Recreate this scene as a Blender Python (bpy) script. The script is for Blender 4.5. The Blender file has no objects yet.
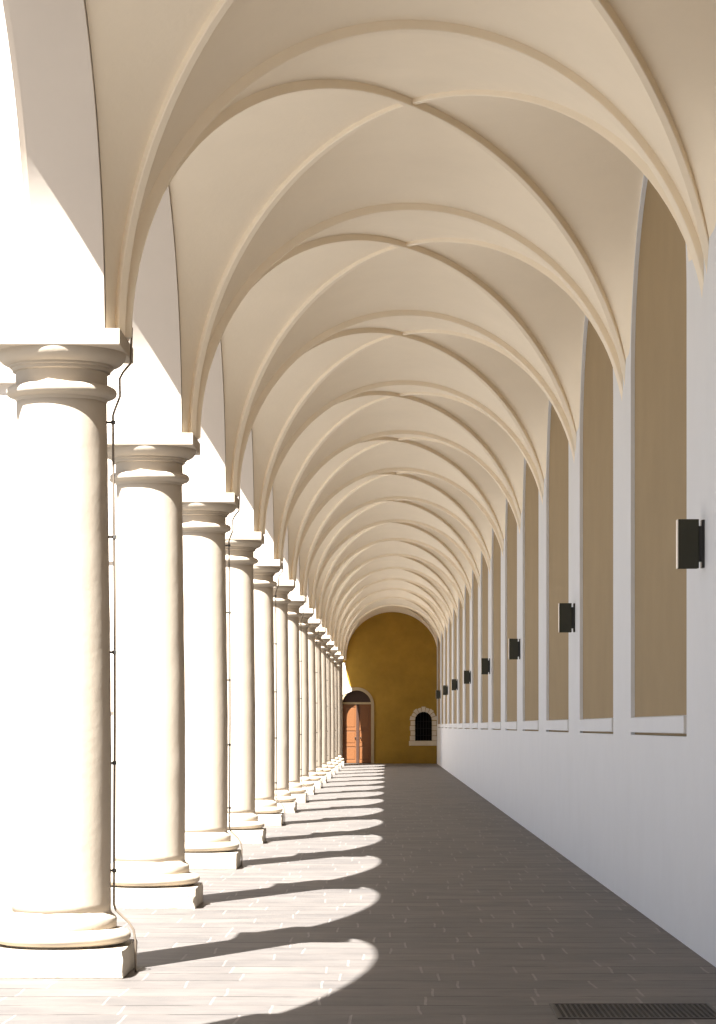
import bpy, bmesh, math, random
from mathutils import Vector, noise
random.seed(7)
PI = math.pi
scene = bpy.context.scene
col = scene.collection

# ------------------------------------------------------------------ layout (metres)
BAY = 6.0
YL0 = 16.2            # first visible column of the arcade
BAYR = 5.84
YR0 = 17.2           # first visible pier of the closed wall
YEND = 106.2
YFRONT = -2.2
XC = -2.107           # column axis
XL_IN, XL_MID, XL_OUT = -1.79, -2.24, -2.29
XR = 2.19
ZS = 4.122            # springing (top of the abacus)
ZTOP = 7.6
def yl(n): return YL0 + BAY*n
def lift(y):           # the springing line climbs slightly towards the far end
    return .28*(1-math.exp(-max(0, (y-YL0)/BAY)/7))/(1-math.exp(-2))
def yr(n): return YR0 + BAYR*n if n < 15 else YEND

# ------------------------------------------------------------------ helpers
def link(name, me, mat=None, parent=None, smooth=None):
    o = bpy.data.objects.new(name, me)
    col.objects.link(o)
    if mat: 
        me.materials.clear(); me.materials.append(mat)
    if parent: o.parent = parent
    if smooth is not None:
        for p in me.polygons: p.use_smooth = True
        if smooth < 3.0:
            bm = bmesh.new(); bm.from_mesh(me)
            for e in bm.edges:
                if len(e.link_faces) == 2 and e.calc_face_angle(0) > smooth: e.smooth = False
            bm.to_mesh(me); bm.free()
    return o
def obj(name, bm, mat, parent=None, smooth=None):
    me = bpy.data.meshes.new(name)
    bmesh.ops.recalc_face_normals(bm, faces=bm.faces)
    bm.to_mesh(me); bm.free()
    return link(name, me, mat, parent, smooth)
def empty(name, loc):
    o = bpy.data.objects.new(name, None); col.objects.link(o)
    o.location = loc; o.empty_display_size = .2
    return o
def tag(o, label, cat, group=None):
    o['label'] = label; o['category'] = cat
    if group: o['group'] = group
    return o
def struct(o, label=None):
    o['kind'] = 'structure'
    if label: o['label'] = label
    return o
def box(bm, lo, hi, bevel=0.0, seg=2):
    r = bmesh.ops.create_cube(bm, size=1)
    vs = r['verts']
    for v in vs:
        v.co = Vector([lo[i] + (v.co[i]+.5)*(hi[i]-lo[i]) for i in range(3)])
    if bevel:
        es = list({e for v in vs for e in v.link_edges})
        bmesh.ops.bevel(bm, geom=es, offset=bevel, segments=seg, affect='EDGES', profile=.6)
    return vs
def lathe(bm, prof, seg=64, rough=0.0, cap=True, nf=5.0):
    rings = []
    for r, z in prof:
        ring = []
        for i in range(seg):
            a = 2*PI*i/seg
            v = Vector((math.cos(a)*r, math.sin(a)*r, z))
            if rough:
                d = noise.noise(v*nf)*rough + noise.noise(v*nf*3.1 + Vector((9, 2, 4)))*rough*.5
                v.x += math.cos(a)*d; v.y += math.sin(a)*d
            ring.append(bm.verts.new(v))
        rings.append(ring)
    for a, b in zip(rings, rings[1:]):
        for i in range(seg):
            j = (i+1) % seg
            bm.faces.new((a[i], a[j], b[j], b[i]))
    if cap:
        bm.faces.new(rings[0][::-1]); bm.faces.new(rings[-1])
def tube(bm, pts, r, seg=8):
    pts = [Vector(p) for p in pts]
    rings = []
    for k, p in enumerate(pts):
        t = (pts[min(k+1, len(pts)-1)] - pts[max(k-1, 0)]).normalized()
        s = t.cross(Vector((0, 1, 0)))
        if s.length < .1: s = t.cross(Vector((1, 0, 0)))
        s.normalize(); u = t.cross(s)
        rings.append([bm.verts.new(p + s*math.cos(2*PI*i/seg)*r + u*math.sin(2*PI*i/seg)*r) for i in range(seg)])
    for a, b in zip(rings, rings[1:]):
        for i in range(seg):
            j = (i+1) % seg
            bm.faces.new((a[i], a[j], b[j], b[i]))
    bm.faces.new(rings[0][::-1]); bm.faces.new(rings[-1])
def plate(outlines, thick, to_world, res=1):
    """solid plate with holes; outlines: list of closed 2D polylines (outer first); to_world(u,v,w)->xyz, w in 0..thick"""
    cu = bpy.data.curves.new('tmp', 'CURVE'); cu.dimensions = '2D'; cu.fill_mode = 'BOTH'; cu.extrude = .5
    for pts in outlines:
        s = cu.splines.new('POLY'); s.points.add(len(pts)-1)
        for p, q in zip(s.points, pts): p.co = (q[0], q[1], 0, 1)
        s.use_cyclic_u = True
    o = bpy.data.objects.new('tmp', cu); col.objects.link(o)
    dg = bpy.context.evaluated_depsgraph_get()
    me = bpy.data.meshes.new_from_object(o.evaluated_get(dg))
    bpy.data.objects.remove(o); bpy.data.curves.remove(cu)
    bm = bmesh.new(); bm.from_mesh(me); bpy.data.meshes.remove(me)
    bmesh.ops.remove_doubles(bm, verts=bm.verts, dist=1e-5)
    for v in bm.verts: v.co = Vector(to_world(v.co.x, v.co.y, (v.co.z+.5)*thick))
    for f in bm.faces: f.smooth = False
    return bm

# ------------------------------------------------------------------ materials
def nodemat(name):
    m = bpy.data.materials.new(name); m.use_nodes = True
    nt = m.node_tree; b = nt.nodes['Principled BSDF']
    return m, nt, b
def plaster(name, c, var=.06, bump=.25, rough=.9, scale=1.0, stain=None, stain_amt=0.0, pits=0.0):
    m, nt, b = nodemat(name); N = nt.nodes; L = nt.links
    tc = N.new('ShaderNodeTexCoord')
    n1 = N.new('ShaderNodeTexNoise'); n1.inputs['Scale'].default_value = 1.3*scale; n1.inputs['Detail'].default_value = 6
    n1.inputs['Roughness'].default_value = .65
    L.new(tc.outputs['Object'], n1.inputs['Vector'])
    r = N.new('ShaderNodeValToRGB')
    r.color_ramp.elements[0].position = .3; r.color_ramp.elements[1].position = .7
    r.color_ramp.elements[0].color = (*[x*(1-var) for x in c], 1)
    r.color_ramp.elements[1].color = (*[min(1, x*(1+var)) for x in c], 1)
    L.new(n1.outputs['Fac'], r.inputs['Fac'])
    out = r.outputs['Color']
    if stain:
        n3 = N.new('ShaderNodeTexNoise'); n3.inputs['Scale'].default_value = 9*scale; n3.inputs['Detail'].default_value = 8
        L.new(tc.outputs['Object'], n3.inputs['Vector'])
        r3 = N.new('ShaderNodeValToRGB'); r3.color_ramp.elements[0].position = .60; r3.color_ramp.elements[1].position = .74
        r3.color_ramp.elements[0].color = (0, 0, 0, 1); r3.color_ramp.elements[1].color = (stain_amt,)*3 + (1,)
        L.new(n3.outputs['Fac'], r3.inputs['Fac'])
        mx = N.new('ShaderNodeMix'); mx.data_type = 'RGBA'
        L.new(r3.outputs['Color'], mx.inputs[0]); L.new(out, mx.inputs[6]); mx.inputs[7].default_value = (*stain, 1)
        out = mx.outputs[2]
    L.new(out, b.inputs['Base Color'])
    b.inputs['Roughness'].default_value = rough
    b.inputs['Specular IOR Level'].default_value = .15
    n2 = N.new('ShaderNodeTexNoise'); n2.inputs['Scale'].default_value = 22*scale; n2.inputs['Detail'].default_value = 7
    L.new(tc.outputs['Object'], n2.inputs['Vector'])
    h = n2.outputs['Fac']
    if pits:
        v = N.new('ShaderNodeTexNoise'); v.inputs['Scale'].default_value = 34; v.inputs['Detail'].default_value = 2
        mp = N.new('ShaderNodeMapping'); mp.inputs['Scale'].default_value = (1, 1, 2.6)
        L.new(tc.outputs['Object'], mp.inputs['Vector']); L.new(mp.outputs[0], v.inputs['Vector'])
        rr = N.new('ShaderNodeValToRGB'); rr.color_ramp.elements[0].position = .24; rr.color_ramp.elements[1].position = .30
        L.new(v.outputs['Fac'], rr.inputs['Fac'])
        ma = N.new('ShaderNodeMath'); ma.operation = 'MULTIPLY_ADD'; ma.inputs[1].default_value = pits
        L.new(rr.outputs['Color'], ma.inputs[0]); L.new(h, ma.inputs[2]); h = ma.outputs[0]
    bp = N.new('ShaderNodeBump'); bp.inputs['Strength'].default_value = bump; bp.inputs['Distance'].default_value = .012
    L.new(h, bp.inputs['Height']); L.new(bp.outputs[0], b.inputs['Normal'])
    return m
def plain(name, c, rough=.5, metal=0.0, spec=.5):
    m, nt, b = nodemat(name)
    N = nt.nodes; L = nt.links
    tc = N.new('ShaderNodeTexCoord'); n = N.new('ShaderNodeTexNoise'); n.inputs['Scale'].default_value = 30
    L.new(tc.outputs['Object'], n.inputs['Vector'])
    r = N.new('ShaderNodeValToRGB')
    r.color_ramp.elements[0].color = (*[x*.88 for x in c], 1); r.color_ramp.elements[1].color = (*[min(1, x*1.1) for x in c], 1)
    L.new(n.outputs['Fac'], r.inputs['Fac']); L.new(r.outputs['Color'], b.inputs['Base Color'])
    b.inputs['Roughness'].default_value = rough; b.inputs['Metallic'].default_value = metal
    b.inputs['Specular IOR Level'].default_value = spec
    return m

M = {}
M['column'] = plaster('column_limewash', (.46, .395, .315), var=.03, bump=.16, pits=.5, stain=(.62, .52, .40), stain_amt=.10)
M['plinth'] = plaster('plinth_stone', (.40, .355, .29), var=.16, bump=.7, stain=(.17, .13, .09), stain_amt=.8, pits=.8)
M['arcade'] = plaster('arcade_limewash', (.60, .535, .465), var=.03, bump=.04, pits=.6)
M['vault'] = plaster('vault_plaster', (.85, .755, .61), var=.025, bump=.15)
M['rib'] = plaster('rib_plaster', (.85, .755, .61), var=.02, bump=.15)
M['wall'] = plaster('pier_plaster', (.69, .695, .71), var=.02, bump=.15)
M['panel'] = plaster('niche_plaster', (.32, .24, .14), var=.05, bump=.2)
M['ochre'] = plaster('ochre_plaster', (.39, .235, .04), var=.16, bump=.35, scale=.8)
M['stone'] = plaster('quoin_stone', (.72, .63, .48), var=.10, bump=.4)
M['frame'] = plaster('door_surround_stone', (.42, .33, .20), var=.10, bump=.4)
M['ground'] = plaster('courtyard_gravel', (.16, .155, .15), var=.08, bump=.6)
M['lamp'] = plain('lamp_bronze', (.028, .027, .016), rough=.45, spec=.4)
M['lampback'] = plain('lamp_black', (.010, .010, .010), rough=.5)
M['lampglass'] = plain('lamp_frosted_edge', (.62, .56, .50), rough=.35)
M['cable'] = plain('cable_copper_brown', (.20, .16, .12), rough=.5, metal=.3)
M['clip'] = plain('clip_iron', (.05, .045, .04), rough=.6)
M['wood'] = plain('door_oak', (.17, .062, .016), rough=.5)
M['wood2'] = plain('door_dark_oak', (.045, .018, .009), rough=.55)
M['dark'] = plain('dark_interior', (.012, .010, .009), rough=.9, spec=.1)
M['iron'] = plain('wrought_iron', (.03, .028, .026), rough=.5, metal=.6)
M['grate'] = plain('grate_iron', (.06, .055, .05), rough=.55, metal=.4)

def paving():
    m, nt, b = nodemat('stone_paving'); N = nt.nodes; L = nt.links
    tc = N.new('ShaderNodeTexCoord')
    # gently waver the rows
    nw = N.new('ShaderNodeTexNoise'); nw.inputs['Scale'].default_value = 1.7; nw.inputs['Detail'].default_value = 2
    L.new(tc.outputs['Object'], nw.inputs['Vector'])
    sub = N.new('ShaderNodeVectorMath'); sub.operation = 'SUBTRACT'; sub.inputs[1].default_value = (.5, .5, .5)
    L.new(nw.outputs['Color'], sub.inputs[0])
    sc = N.new('ShaderNodeVectorMath'); sc.operation = 'SCALE'; sc.inputs['Scale'].default_value = .05
    L.new(sub.outputs[0], sc.inputs[0])
    ad = N.new('ShaderNodeVectorMath'); ad.operation = 'ADD'
    L.new(tc.outputs['Object'], ad.inputs[0]); L.new(sc.outputs[0], ad.inputs[1])
    sp = N.new('ShaderNodeSeparateXYZ'); L.new(ad.outputs[0], sp.inputs[0])
    dv = N.new('ShaderNodeMath'); dv.operation = 'DIVIDE'; dv.inputs[1].default_value = .46; L.new(sp.outputs['Y'], dv.inputs[0])
    fl = N.new('ShaderNodeMath'); fl.operation = 'FLOOR'; L.new(dv.outputs[0], fl.inputs[0])
    wn_ = N.new('ShaderNodeTexWhiteNoise'); wn_.noise_dimensions = '1D'; L.new(fl.outputs[0], wn_.inputs['W'])
    mx_ = N.new('ShaderNodeMath'); mx_.operation = 'MULTIPLY_ADD'; mx_.inputs[1].default_value = 3.0
    L.new(wn_.outputs['Value'], mx_.inputs[0]); L.new(sp.outputs['X'], mx_.inputs[2])
    ad0 = ad; ad = N.new('ShaderNodeCombineXYZ'); L.new(mx_.outputs[0], ad.inputs['X']); L.new(sp.outputs['Y'], ad.inputs['Y'])
    def brick(c1, c2, cm, mortar):
        br = N.new('ShaderNodeTexBrick')
        br.offset = .43; br.squash = 1.35; br.squash_frequency = 3
        br.inputs['Scale'].default_value = 1.0
        br.inputs['Brick Width'].default_value = .62; br.inputs['Row Height'].default_value = .46
        br.inputs['Mortar Size'].default_value = mortar; br.inputs['Mortar Smooth'].default_value = .2
        br.inputs['Bias'].default_value = 0
        br.inputs['Color1'].default_value = (*c1, 1); br.inputs['Color2'].default_value = (*c2, 1); br.inputs['Mortar'].default_value = (*cm, 1)
        L.new(ad.outputs[0], br.inputs['Vector'])
        return br
    br = brick((.148, .138, .130), (.118, .112, .108), (.205, .193, .183), .0085)
    row = brick((0, 0, 0), (0, 0, 0), (1, 1, 1), .011)
    row.inputs['Brick Width'].default_value = 4000; row.squash = 1; row.offset = 0
    sh = N.new('ShaderNodeVectorMath'); sh.operation = 'ADD'; sh.inputs[1].default_value = (700, 0, 0)
    L.new(ad.outputs[0], sh.inputs[0]); L.new(sh.outputs[0], row.inputs['Vector'])
    # worn joints: many of the mortar lines are filled with dust of the slab's tone
    nj = N.new('ShaderNodeTexNoise'); nj.inputs['Scale'].default_value = 2.2; nj.inputs['Detail'].default_value = 3
    L.new(tc.outputs['Object'], nj.inputs['Vector'])
    n1 = N.new('ShaderNodeTexNoise'); n1.inputs['Scale'].default_value = 3.2; n1.inputs['Detail'].default_value = 8; n1.inputs['Roughness'].default_value = .7
    mp = N.new('ShaderNodeMapping'); mp.inputs['Scale'].default_value = (.5, 1.0, 1)
    L.new(tc.outputs['Object'], mp.inputs['Vector']); L.new(mp.outputs[0], n1.inputs['Vector'])
    r1 = N.new('ShaderNodeValToRGB'); r1.color_ramp.elements[0].position = .3; r1.color_ramp.elements[1].position = .72
    r1.color_ramp.elements[0].color = (.72, .70, .69, 1); r1.color_ramp.elements[1].color = (1.2, 1.14, 1.08, 1)
    L.new(n1.outputs['Fac'], r1.inputs['Fac'])
    mul = N.new('ShaderNodeMix'); mul.data_type = 'RGBA'; mul.blend_type = 'MULTIPLY'; mul.inputs[0].default_value = 1
    rj = N.new('ShaderNodeValToRGB'); rj.color_ramp.elements[0].position = .46; rj.color_ramp.elements[1].position = .54
    rj.color_ramp.elements[0].color = (.115, .10, .09, 1); rj.color_ramp.elements[1].color = (.018, .015, .014, 1)
    L.new(nj.outputs['Fac'], rj.inputs['Fac'])
    jm = N.new('ShaderNodeMix'); jm.data_type = 'RGBA'
    L.new(row.outputs['Fac'], jm.inputs[0]); L.new(br.outputs['Color'], jm.inputs[6]); L.new(rj.outputs['Color'], jm.inputs[7])
    L.new(jm.outputs[2], mul.inputs[6]); L.new(r1.outputs['Color'], mul.inputs[7])
    L.new(mul.outputs[2], b.inputs['Base Color'])
    b.inputs['Roughness'].default_value = .62; b.inputs['Specular IOR Level'].default_value = .3
    ma = N.new('ShaderNodeMath'); ma.operation = 'MULTIPLY_ADD'; ma.inputs[1].default_value = -1.0
    L.new(br.outputs['Fac'], ma.inputs[0]); L.new(n1.outputs['Fac'], ma.inputs[2])
    bp = N.new('ShaderNodeBump'); bp.inputs['Strength'].default_value = .5; bp.inputs['Distance'].default_value = .01
    L.new(ma.outputs[0], bp.inputs['Height']); L.new(bp.outputs[0], b.inputs['Normal'])
    return m
M['paving'] = paving()

# ------------------------------------------------------------------ floor and courtyard
bm = bmesh.new()
box(bm, (-2.75, YFRONT-.3, -.3), (2.72, YEND+.6, 0))
struct(obj('floor', bm, M['paving']))
bm = bmesh.new()
box(bm, (-80, -60, -.5), (-2.75, 190, -.02))
struct(obj('trim_1', bm, M['ground']), 'pale courtyard ground outside the arcade')

# ------------------------------------------------------------------ arcade wall on the left
def ell(c, a, b, z0, n=500):
    return [(c - a*math.cos(PI*i/n), z0 + b*math.sin(PI*i/n)) for i in range(n+1)]
AL, BL = 2.65, 2.20
def arcade_layer(x0, x1, a, b):
    pts = [(yl(-3)-.4, ZS)]
    for n in range(-3, 15):
        if n < 14: pts += ell(yl(n)+BAY/2, a, b, ZS)
        else:                                  # last opening narrowed, wall segment added to keep sun off the right leaf
            pts += [(yl(14)+.35, ZS), (yl(14)+.35, 0), (YEND-2.05, 0)] + ell(YEND-1.08, a-1.68, b-.80, ZS, 120)
    pts += [(YEND, ZS), (YEND, ZTOP), (yl(-3)-.4, ZTOP)]
    return plate([pts], x1-x0, lambda u, v, w: (x0+w, u, v))
wl = struct(obj('wall_left', arcade_layer(XL_MID, XL_IN, AL, BL), M['arcade']))
obj('arch_chamfer', arcade_layer(XL_OUT, XL_MID, AL+.07, BL+.10), M['arcade'], wl)
for n in range(-3, 15):                       # flat strips on the courtyard face above each column
    bm = bmesh.new(); box(bm, (-2.51, yl(n)-.27, ZS), (XL_OUT, yl(n)+.27, ZS+1.05), .006)
    obj('pilaster_strip', bm, M['arcade'], wl)

bm = bmesh.new()
box(bm, (-75, YEND, 0), (-4.5, YEND+8, 16.2)); box(bm, (-75.2, YEND-.35, 16.2), (-4.5, YEND+8.2, 16.8), .05)
for k in range(9):                            # window surrounds of the wing added across the courtyard
    for z in (2.2, 8.6): box(bm, (-12.5-k*6.5, YEND-.12, z), (-10.7-k*6.5, YEND, z+3.2), .03)
box(bm, (-30, YEND+.5, 0), (-11.5, YEND+9, 36)); box(bm, (-30.3, YEND+.2, 36), (-11.2, YEND+9.3, 36.8), .05)   # tower added as a white backdrop in place of bright sky
struct(obj('wall_courtyard', bm, M['arcade']), 'added sunlit wing and tower as white backdrop outside the arcade')

# ------------------------------------------------------------------ closed wall on the right with arched niches
def niche_prof(c, a, z0, zs=4.7, b=1.72, n=40, grow=0.0):
    return [(c-a, z0)] + ell(c, a, b, zs, n) + [(c+a, z0)]
NICHES = []
for n in range(-3, 15):
    y0, y1 = yr(n), yr(n+1)
    c = (y0+y1)/2+.05; a = (y1-y0)/2-.86
    NICHES.append((n, c, a))
Z_SILL0, Z_SILL1 = 1.522, 1.675
holes = [niche_prof(c, a, Z_SILL0) for n, c, a in NICHES]
outer = [(YFRONT, 0), (YEND, 0), (YEND, ZTOP), (YFRONT, ZTOP)]
wr = struct(obj('wall_right', plate([outer]+holes, .07, lambda u, v, w: (XR+w, u, v)), M['wall']))
bm = bmesh.new(); box(bm, (XR+.07, YFRONT, 0), (XR+.5, YEND, ZTOP))
obj('wall_core', bm, M['wall'], wr)
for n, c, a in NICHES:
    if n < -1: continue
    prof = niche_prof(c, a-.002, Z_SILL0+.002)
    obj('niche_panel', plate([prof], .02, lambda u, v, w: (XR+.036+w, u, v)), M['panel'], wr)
    bm = bmesh.new()
    box(bm, (XR-.004, c-a+.16, Z_SILL0+.022), (XR+.075, c+a-.003, Z_SILL1), bevel=.008)
    for v in bm.verts:                       # ledge slopes a little and is hand-trowelled
        if v.co.z > Z_SILL1-.03 and v.co.x > XR+.03: v.co.z += .012
        v.co.z += .006*noise.noise(Vector((v.co.y*1.7, n*3.1, 0)))
    obj('niche_sill', bm, M['wall'], wr)

# ------------------------------------------------------------------ vaults
BOSS_X, BOSS_Z = .205, 6.47
RISER = .06
def corner(side, n, d):
    """start of a rib at the springing; d = -1/+1 diagonal towards the near/far bay, 0 transverse"""
    if side == 'L':
        return Vector((-1.70 if d else -1.655, min(yl(n)+.13*d, YEND), ZS))
    return Vector((XR+.08 if d else XR+.05, yr(n)+.15*d if n < 15 else YEND-(.15 if d else 0), ZS))
def diag_pt(c, boss, th):
    s = 1-math.cos(th)
    return Vector((c.x+(boss.x-c.x)*s, c.y+(boss.y-c.y)*s, ZS+(boss.z-ZS)*math.sin(th)))
NT = 28
THS = [PI/2*i/NT for i in range(NT+1)]
def diag_curve(c, boss): return [diag_pt(c, boss, t) for t in THS]
def off_curve(pts, d):
    """the same curve moved outwards (up and back) by d"""
    out = []
    plan = (pts[-1]-pts[0]); plan.z = 0; plan.normalize()
    for k, p in enumerate(pts):
        t = (pts[min(k+1, len(pts)-1)]-pts[max(k-1, 0)]).normalized()
        h = t.dot(plan); nrm = Vector((-plan.x*t.z, -plan.y*t.z, h))
        if k == len(pts)-1: nrm = Vector((0, 0, 1))
        out.append(p + nrm*d)
    return out
def trans_curve(n):
    a, b = corner('L', n, 0), corner('R', n, 0)
    mid = (a+b)/2; bz = 2.13
    return [Vector((mid.x+(a.x-mid.x)*math.cos(PI*i/(2*NT)), mid.y+(a.y-mid.y)*math.cos(PI*i/(2*NT)), ZS+bz*math.sin(PI*i/(2*NT)))) for i in range(2*NT+1)]
def off_trans(pts, d):
    out = []
    plan = (pts[-1]-pts[0]); plan.z = 0; plan.normalize()
    for k, p in enumerate(pts):
        t = (pts[min(k+1, len(pts)-1)]-pts[max(k-1, 0)]).normalized()
        out.append(p + Vector((-plan.x*t.z, -plan.y*t.z, t.dot(plan)))*d)
    return out
def rib(bm, pts, w, depth):
    plan = (pts[-1]-pts[0]); plan.z = 0; plan.normalize()
    side = Vector((plan.y, -plan.x, 0))
    up = off_trans(pts, depth)
    rows = []
    c = .006
    for p, q in zip(pts, up):
        d = (q-p).normalized()
        prof = [q+side*w/2, p+d*c+side*w/2, p+side*(w/2-c), p-side*(w/2-c), p+d*c-side*w/2, q-side*w/2]
        rows.append([bm.verts.new(x) for x in prof])
    for a, b in zip(rows, rows[1:]):
        for i in range(6):
            bm.faces.new((a[i], a[(i+1) % 6], b[(i+1) % 6], b[i]))
    bm.faces.new(rows[0][::-1]); bm.faces.new(rows[-1])
bays = list(range(-3, 15))
web = bmesh.new()
def cell(arch, diag, bulge):
    nv = 8
    rows = []
    for a, d in zip(arch, diag):
        rows.append([web.verts.new(a.lerp(d, v/nv) + Vector((0, 0, bulge*4*(v/nv)*(1-v/nv)*(max(0, (a.z-ZS))/2.4)))) for v in range(nv+1)])
    for r, s in zip(rows, rows[1:]):
        for v in range(nv):
            web.faces.new((r[v], r[v+1], s[v+1], s[v]))
diags = {}; trans = {}
for n in range(-3, 16): trans[n] = trans_curve(n)
for n in bays:
    ym = (yl(n)+yl(n+1)+yr(n)+yr(n+1))/4
    boss = Vector((BOSS_X, ym, BOSS_Z))
    cs = {'NL': diag_curve(corner('L', n, 1), boss), 'NR': diag_curve(corner('R', n, 1), boss),
          'FL': diag_curve(corner('L', n+1, -1), boss), 'FR': diag_curve(corner('R', n+1, -1), boss)}
    diags[n] = cs
    w = {k: off_curve(v, RISER) for k, v in cs.items()}
    path = lambda a, b: w[a] + w[b][::-1][1:]
    cell(off_trans(trans[n], RISER), path('NL', 'NR'), .03)
    cell(off_trans(trans[n+1], RISER), path('FL', 'FR'), .03)
    cy = yl(n)+BAY/2
    larch = [Vector((XL_IN+.004, cy-(AL+.05)*math.cos(PI*i/(2*NT)), ZS+(BL+.035)*math.sin(PI*i/(2*NT)))) for i in range(2*NT+1)]
    cell(larch, path('NL', 'FL'), .02)
    c, a = [(c, a) for m, c, a in NICHES if m == n][0]
    rarch = []
    for i in range(2*NT+1):
        th = PI*i/(2*NT); z = ZS+2.335*math.sin(th)
        k = 1 if z < 4.7 else math.sqrt(max(0, 1-((z-4.7)/1.755)**2))
        rarch.append(Vector((XR+.004, c-(a+.035)*k*(1 if th < PI/2 else -1), z)))
    cell(rarch, path('NR', 'FR'), .02)
bmesh.ops.remove_doubles(web, verts=web.verts, dist=1e-4)
me = bpy.data.meshes.new('ceiling'); web.to_mesh(me); web.free()
ceil = struct(link('ceiling', me, M['vault'], smooth=math.radians(25)))
for n in range(-2, 15):
    bm = bmesh.new(); rib(bm, trans[n], .09, RISER+.1)
    obj('transverse_rib', bm, M['rib'], ceil, smooth=math.radians(30))
for n in bays[1:]:
    cs = diags[n]
    for a, b, dz in (('NL', 'FR', 0), ('NR', 'FL', .022)):
        bm = bmesh.new()
        for k in (a, b):
            pts = [p + Vector((0, 0, dz*math.sin(t))) for p, t in zip(cs[k], THS)]
            rib(bm, pts, .06, RISER+.1)
        obj('diagonal_rib', bm, M['rib'], ceil, smooth=math.radians(30))
bm = bmesh.new(); box(bm, (XL_OUT-.25, YFRONT, ZTOP), (XR+.6, YEND+.6, ZTOP+.3))
struct(obj('trim_2', bm, M['arcade']), 'roof slab over the vaults')

def raise_upper(o):
    for v in o.data.vertices:
        k = max(0, min(1, (v.co.z-3.0)/1.1)); k = k*k*(3-2*k)
        k *= 1-.5*max(0, min(1, (v.co.z-4.3)/2.1))
        v.co.z += lift(v.co.y)*k
for o in [wl, ceil, wr] + list(wl.children) + list(ceil.children) + [c for c in wr.children if c.name.startswith('niche_panel')]:
    if o.location.length < 1e-6: raise_upper(o)

# ------------------------------------------------------------------ end wall
DX, DW, DSP = -1.235, .63, 2.50          # door centre, half width, springing
WX, WW, WZ0, WSP = 1.62, .365, .97, 1.84  # small window
def arch_out(cx, hw, z0, zsp, n=24):
    return [(cx-hw, z0)] + [(cx-hw*math.cos(PI*i/n), zsp+hw*math.sin(PI*i/n)) for i in range(n+1)] + [(cx+hw, z0)]
outer = [(-4.5, 0)] + arch_out(DX, DW, 0, DSP) + [(XR+.5, 0), (XR+.5, ZTOP), (-4.5, ZTOP)]
wb = struct(obj('wall_back', plate([outer, arch_out(WX, WW, WZ0, WSP)], .6, lambda u, v, w: (u, YEND+w, v)), M['ochre']))
# white abutment on the end wall, its outline painted to the sunlit patch
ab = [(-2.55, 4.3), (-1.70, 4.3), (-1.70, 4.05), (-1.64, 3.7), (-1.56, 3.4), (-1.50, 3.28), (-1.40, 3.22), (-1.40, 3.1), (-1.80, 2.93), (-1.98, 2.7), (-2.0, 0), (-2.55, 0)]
obj('sunlit_abutment_patch', plate([ab], .08, lambda u, v, w: (u, YEND-.07+w, v)), M['arcade'], wb)
bm = bmesh.new(); box(bm, (-4.5, YEND+.6, 0), (XR+.5, YEND+1.6, ZTOP))
obj('wall_core', bm, M['dark'], wb)
bm = bmesh.new(); box(bm, (-4.5, YFRONT-.5, 0), (XR+.5, YFRONT, ZTOP))
struct(obj('wall_front', bm, M['wall']))  # unseen wall added behind the camera to block light from there

# door
dr = struct(empty('door_1', (DX, YEND, 0)), 'arched oak double door at the far end')
def arch_band(cx, r0, r1, z0, zsp, y0, y1, n=28):
    ou = arch_out(cx, r1, z0, zsp, n); inn = arch_out(cx, r0, z0, zsp, n)
    return plate([ou + inn[::-1]], y1-y0, lambda u, v, w: (u-DX if cx == DX else u, y0+w-YEND, v))
bmf = arch_band(DX, DW-.01, DW+.12, 0, DSP, YEND-.05, YEND+.25)
obj('door_surround', bmf, M['frame'], dr)
def leaf(x0, x1, mat, ztop=2.52):
    bm = bmesh.new()
    box(bm, (x0, .34, .02), (x1, .38, ztop))
    w = .075
    for a, b in ((x0, x0+w), (x1-w, x1)): box(bm, (a, .315, .02), (b, .345, ztop), .006)
    zs = [.02, .72, 1.40, ztop-.10]
    for z in zs: box(bm, (x0+w, .318, z), (x1-w, .345, z+.12), .006)
    for z0, z1 in zip(zs, zs[1:]):
        box(bm, (x0+w+.03, .325, z0+.16), (x1-w-.03, .345, z1-.04), .012)
    return obj('door_leaf', bm, mat, dr)
lf1 = leaf(-DW+.012, .035, M['wood']); lf2 = leaf(.045, DW-.012, M['wood'])
bm = bmesh.new(); box(bm, (-DW+.012, .29, 2.53), (DW-.012, .40, 2.62), .01); obj('transom', bm, M['frame'], dr)
obj('tympanum', plate([[(-DW+.012, 2.62)] + [(-(DW-.012)*math.cos(PI*i/24), DSP+.0+(DW-.012)*math.sin(PI*i/24)) for i in range(5, 20)] + [(DW-.012, 2.62)]], .03, lambda u, v, w: (u, .36+w, v)), M['wood2'], dr)
bm = bmesh.new(); box(bm, (-.02, .285, .02), (.10, .318, 2.52), .008); obj('meeting_stile', bm, M['wood2'], dr)
for lf, x in ((lf1, -.06), (lf2, .17)):
    bm = bmesh.new(); lathe(bm, [(.005, 0), (.03, .004), (.03, .012), (.014, .02), (.012, .045), (.026, .055), (.026, .075), (.01, .082)], 16)
    for v in bm.verts: v.co = Vector((x+v.co.x, .315-v.co.z, 1.10+v.co.y))
    obj('door_knob', bm, M['iron'], lf, smooth=math.radians(40))

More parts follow.
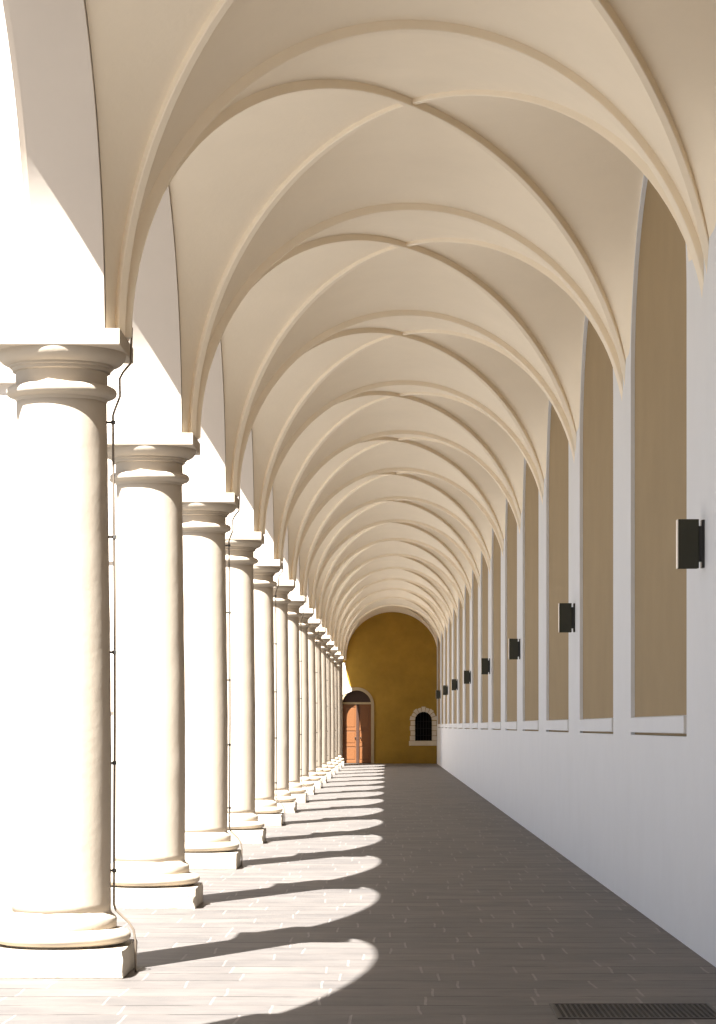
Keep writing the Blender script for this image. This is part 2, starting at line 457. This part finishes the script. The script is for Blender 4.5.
# small arched window
wn = struct(empty('window_1', (WX, YEND, 0)), 'small dark arched window framed in pale quoins')
fr = bmesh.new()
def voussoir(poly):
    bm2 = plate([poly], .07, lambda u, v, w: (u-WX, -.05+w, v))
    me = bpy.data.meshes.new('t'); bm2.to_mesh(me); bm2.free(); fr.from_mesh(me); bpy.data.meshes.remove(me)
nq = 9; ri, ro = WW-.005, WW+.185
for i in range(nq):
    a0 = PI*i/nq+.022; a1 = PI*(i+1)/nq-.022; rr = ro + (.035 if i % 2 == 0 else 0)
    pl = [(WX-ri*math.cos(a0), WSP+ri*math.sin(a0)), (WX-rr*math.cos(a0), WSP+rr*math.sin(a0)), (WX-rr*math.cos((a0+a1)/2), WSP+rr*math.sin((a0+a1)/2)),
          (WX-rr*math.cos(a1), WSP+rr*math.sin(a1)), (WX-ri*math.cos(a1), WSP+ri*math.sin(a1)), (WX-ri*math.cos((a0+a1)/2), WSP+ri*math.sin((a0+a1)/2))]
    voussoir(pl)
for s in (-1, 1):
    for k in range(4):
        z0 = WZ0+.01+k*.215; w = ro if k % 2 else ro+.03
        xs = sorted((WX+s*ri, min(WX+s*w, XR-.003)))
        voussoir([(xs[0], z0), (xs[1], z0), (xs[1], z0+.195), (xs[0], z0+.195)])
obj('quoin_surround', fr, M['stone'], wn)
bm = bmesh.new(); box(bm, (-.62, -.08, .76), (.565, .05, .965), .012); obj('window_sill', bm, M['stone'], wn)
obj('pane', plate([[(u-WX, v) for u, v in arch_out(WX, WW, WZ0, WSP)]], .02, lambda u, v, w: (u, .42+w, v)), M['dark'], wn)
bm = bmesh.new()
for k in range(-2, 3):
    h = math.sqrt(WW**2-(k*.12)**2)
    tube(bm, [(k*.12, .3, WZ0), (k*.12, .3, WSP+h)], .011, 6)
for z in (1.2, 1.5, 1.8): tube(bm, [(-WW, .3, z), (WW, .3, z)], .009, 6)
obj('grille', bm, M['iron'], wn)

# ------------------------------------------------------------------ columns
ORD = ['nearest', 'second', 'third', 'fourth', 'fifth', 'sixth', 'seventh', 'eighth', 'ninth', 'tenth', 'eleventh', 'twelfth', 'thirteenth', 'fourteenth', 'fifteenth']
def make_column():
    root = empty('stone_column', (XC, YL0, 0))
    bm = bmesh.new(); h = .45
    box(bm, (-h, -h, 0), (h, h, .178), .012)
    bmesh.ops.subdivide_edges(bm, edges=[e for e in bm.edges if e.calc_length() > .1], cuts=9, use_grid_fill=True)
    for v in bm.verts:                                   # chipped, weathered block
        d = noise.noise(v.co*7)*.008 + noise.noise(v.co*19)*.004
        e = max(0, abs(v.co.x)+abs(v.co.y)-.83)
        v.co.x -= math.copysign(1, v.co.x)*(abs(d)+e*max(0, noise.noise(v.co*9+Vector((3, 1, 7))))*.55)
        v.co.y -= math.copysign(1, v.co.y)*(abs(d)+e*max(0, noise.noise(v.co*9+Vector((3, 1, 7))))*.55)
        if v.co.z > .1: v.co.z += d*.3
    obj('plinth', bm, M['plinth'], root, smooth=math.radians(35))
    bm = bmesh.new()
    prof = [(.36, .170), (.365, .192), (.40, .194)]
    prof += [(.388+.062*math.cos(a), .239+.046*math.sin(a)) for a in [(-70+i*14)*PI/180 for i in range(12)]]
    prof += [(.362, .288), (.352, .292), (.356, .30), (.356, .352), (.350, .362), (.338, .372), (.324, .384), (.316, .402)]
    lathe(bm, prof, 72, .004, nf=6)
    obj('base', bm, M['column'], root, smooth=math.radians(40))
    bm = bmesh.new()
    prof = []
    for i in range(61):
        t = i/60; z = .395+(3.725-.395)*t
        r = .317+.004*math.sin(PI*min(1, t*1.6)) - .026*max(0, (t-.3)/.7)**1.5
        prof.append((r, z))
    lathe(bm, prof, 72, .0025, nf=3.2)
    obj('shaft', bm, M['column'], root, smooth=3.1)
    bm = bmesh.new()
    prof = [(.291, 3.70), (.300, 3.722), (.318, 3.728)]
    prof += [(.328+.030*math.cos(a), 3.765+.032*math.sin(a)) for a in [(-80+i*20)*PI/180 for i in range(9)]]
    prof += [(.330, 3.800), (.304, 3.805), (.297, 3.815), (.297, 3.895)]
    obj_n = bmesh.new(); lathe(obj_n, prof, 72, .002, nf=6)
    obj('necking', obj_n, M['column'], root, smooth=math.radians(40))
    prof = [(.296, 3.89), (.318, 3.897), (.320, 3.918), (.334, 3.921), (.336, 3.934)]
    prof += [(.336+.082*math.sin(a), 4.018-.082*math.cos(a)+.0) for a in [i*10*PI/180 for i in range(10)]]
    lathe(bm, prof, 72, .002, nf=6)
    obj('echinus', bm, M['column'], root, smooth=math.radians(40))
    bm = bmesh.new(); box(bm, (-.424, -.424, 4.018), (.424, .424, ZS), .008)
    obj('abacus', bm, M['column'], root)
    return root
def copy_thing(src):
    c = src.copy(); col.objects.link(c)
    for ch in src.children:
        d = ch.copy(); col.objects.link(d); d.parent = c
        for g in ch.children:
            e = g.copy(); col.objects.link(e); e.parent = d
    return c
proto = make_column()
CABLED = (0, 2, 4, 6, 8, 10, 12)
for n in range(15):
    c = proto if n == 0 else copy_thing(proto)
    c.location = (XC, yl(n), 0); c.scale.z = (ZS+lift(yl(n)))/ZS
    c.rotation_euler.z = [0, PI/2, 3*PI/2, PI][n % 4] if n else 0
    extra = ' with a thin cable clipped to its shaft' if n in CABLED else ' with a bare shaft'
    if n == 0: lab = 'nearest white column, largest of the arcade row, with a thin cable on its shaft'
    elif n == 14: lab = 'white arcade column farthest from the camera, beside the wooden door'
    else: lab = '%s white column from the camera in the arcade row%s' % (ORD[n], extra)
    tag(c, lab, 'column', 'white columns of the arcade')
# the arcade goes on behind the camera: these carry the wall there
for n in (-1, -2, -3):
    bm = bmesh.new(); lathe(bm, [(.45, 0), (.45, .28), (.32, .40), (.30, 3.72), (.36, 3.77), (.30, 3.81), (.42, 4.02), (.42, ZS)], 40)
    o = obj('arcade_support', bm, M['column'], wl, smooth=math.radians(35)); o.location = (XC, yl(n), 0)

# cables
def make_cable():
    root = empty('cable', (XC, YL0, 0))
    bm = bmesh.new()
    pts = [(.452, .05, 4.20), (.447, .04, 4.03), (.446, .03, 3.965), (.40, .01, 3.905), (.378, 0, 3.86), (.380, 0, 3.745), (.345, 0, 3.655), (.334, 0, 3.62),
           (.337, 0, 3.2), (.345, 0, 2.4), (.346, 0, 1.6), (.342, 0, .9), (.340, 0, .44), (.352, 0, .405), (.385, 0, .372), (.435, 0, .325), (.468, 0, .275), (.480, 0, .20), (.482, 0, .0)]
    tube(bm, pts, .0075, 8)
    obj('conductor', bm, M['cable'], root, smooth=3.1)
    for z in (3.575, 2.83, 2.08, 1.36, .66):
        bm = bmesh.new(); x = .336 if z > 3.4 else .343
        box(bm, (x-.045, -.008, z-.007), (x+.013, .008, z+.007), .002)
        box(bm, (x-.013, -.013, z-.012), (x+.013, .013, z+.012), .003)
        obj('clip', bm, M['clip'], root)
    return root
pc = make_cable()
for k, n in enumerate(CABLED):
    c = pc if k == 0 else copy_thing(pc)
    c.location = (XC, yl(n), 0); c.scale.z = (ZS+lift(yl(n)))/ZS
    tag(c, 'thin brown cable clipped down the %s column of the arcade' % ORD[n], 'cable', 'cables on the columns')

# ------------------------------------------------------------------ wall lamps
def make_lamp():
    root = empty('wall_lamp', (XR, YR0, 2.851))
    hw = .042
    bm = bmesh.new()                                      # folded metal shade, open above and below
    for lo, hi in (((-.182, -hw, -.168), (-.040, -hw+.006, .168)), ((-.182, hw-.006, -.168), (-.040, hw, .168)), ((-.046, -hw, -.168), (-.040, hw, .168))):
        box(bm, lo, hi, .0015, 1)
    obj('lamp_shade', bm, M['lamp'], root)
    bm = bmesh.new(); box(bm, (-.188, -hw, -.168), (-.181, hw, .168), .003); f = obj('front_panel', bm, M['lampglass'], root); f['label'] = 'pale front panel'
    bm = bmesh.new(); box(bm, (-.042, -hw+.004, -.122), (-.018, hw-.004, .122), .002); obj('bracket', bm, M['lampback'], root)
    bm = bmesh.new(); box(bm, (-.020, -hw, -.165), (0, hw, .165), .003); obj('back_plate', bm, M['lampback'], root)
    bm = bmesh.new(); lathe(bm, [(.012, -.06), (.022, -.045), (.026, 0), (.022, .045), (.012, .06)], 16)
    for v in bm.verts: v.co.x -= .105
    obj('bulb', bm, M['lampglass'], root, smooth=3.1)
    bm = bmesh.new(); box(bm, (-.112, -.012, -.075), (-.042, .012, -.055), .003); obj('bulb_holder', bm, M['lampback'], root)
    return root
pl = make_lamp()
for k in range(8):
    c = pl if k == 0 else copy_thing(pl)
    c.location = (XR, YR0-.08+11.68*k, 2.851)
    if k == 0: lab = 'nearest dark box-shaped wall lamp, largest on the right-hand wall'
    elif k == 7: lab = 'dark box-shaped wall lamp farthest away, beside the ochre end wall'
    else: lab = '%s dark box-shaped wall lamp from the camera along the right-hand wall' % ORD[k]
    tag(c, lab, 'lamp', 'wall lamps along the right-hand wall')

# ------------------------------------------------------------------ grate in the floor
g = empty('floor_grate', (1.40, 13.95, 0))
tag(g, 'dark iron grate set in the paving at the bottom right', 'grate')
bm = bmesh.new()
for lo, hi in (((-.46, -.36, -.01), (.46, -.335, .007)), ((-.46, .335, -.01), (.46, .36, .007)), ((-.46, -.335, -.01), (-.44, .335, .007)), ((.44, -.335, -.01), (.46, .335, .007))):
    box(bm, lo, hi)
obj('grate_frame', bm, M['grate'], g)
bm = bmesh.new()
for i in range(29): box(bm, (-.44+i*.0304, -.335, -.01), (-.44+i*.0304+.012, .335, .005))
for j in range(15): box(bm, (-.44, -.31+j*.044, -.01), (.44, -.31+j*.044+.012, .005))
obj('grid', bm, M['grate'], g)
bm = bmesh.new(); box(bm, (-.44, -.335, -.01), (.44, .335, .001)); obj('drain_pan', bm, M['dark'], g)

# ------------------------------------------------------------------ light
SUN = Vector((.345, .655, -1.0))
sl = bpy.data.lights.new('sun', 'SUN'); sl.energy = 36; sl.angle = math.radians(.53); sl.color = (1, .985, .962)
so = bpy.data.objects.new('sun', sl); col.objects.link(so)
so.rotation_euler = SUN.to_track_quat('-Z', 'Y').to_euler(); so.location = (-20, -20, 40)
w = bpy.data.worlds.new('sky'); scene.world = w; w.use_nodes = True
nt = w.node_tree; bg = nt.nodes['Background']
sk = nt.nodes.new('ShaderNodeTexSky'); sk.sky_type = 'NISHITA'; sk.sun_disc = False
sk.sun_elevation = math.atan2(1, math.hypot(SUN.x, SUN.y)); sk.sun_rotation = math.atan2(-SUN.x, -SUN.y)
sk.dust_density = 3.0; sk.ozone_density = .6
nt.links.new(sk.outputs[0], bg.inputs['Color']); bg.inputs['Strength'].default_value = .24

# ------------------------------------------------------------------ camera
F = 2490.0
cd = bpy.data.cameras.new('camera'); cd.sensor_fit = 'HORIZONTAL'; cd.sensor_width = 36; cd.lens = F/716*36
cd.shift_x = (358-385.5)/716; cd.shift_y = (726-512)/716; cd.clip_end = 500
cam = bpy.data.objects.new('camera', cd); col.objects.link(cam)
cam.location = (0, 0, 1.6); cam.rotation_euler = (PI/2, 0, 0)
scene.camera = cam
vs = scene.view_settings
vs.view_transform = 'Standard'; vs.look = 'None'; vs.gamma = 1; vs.exposure = -0.40; vs.use_curve_mapping = False
scene.cycles.max_bounces = 12; scene.cycles.diffuse_bounces = 8
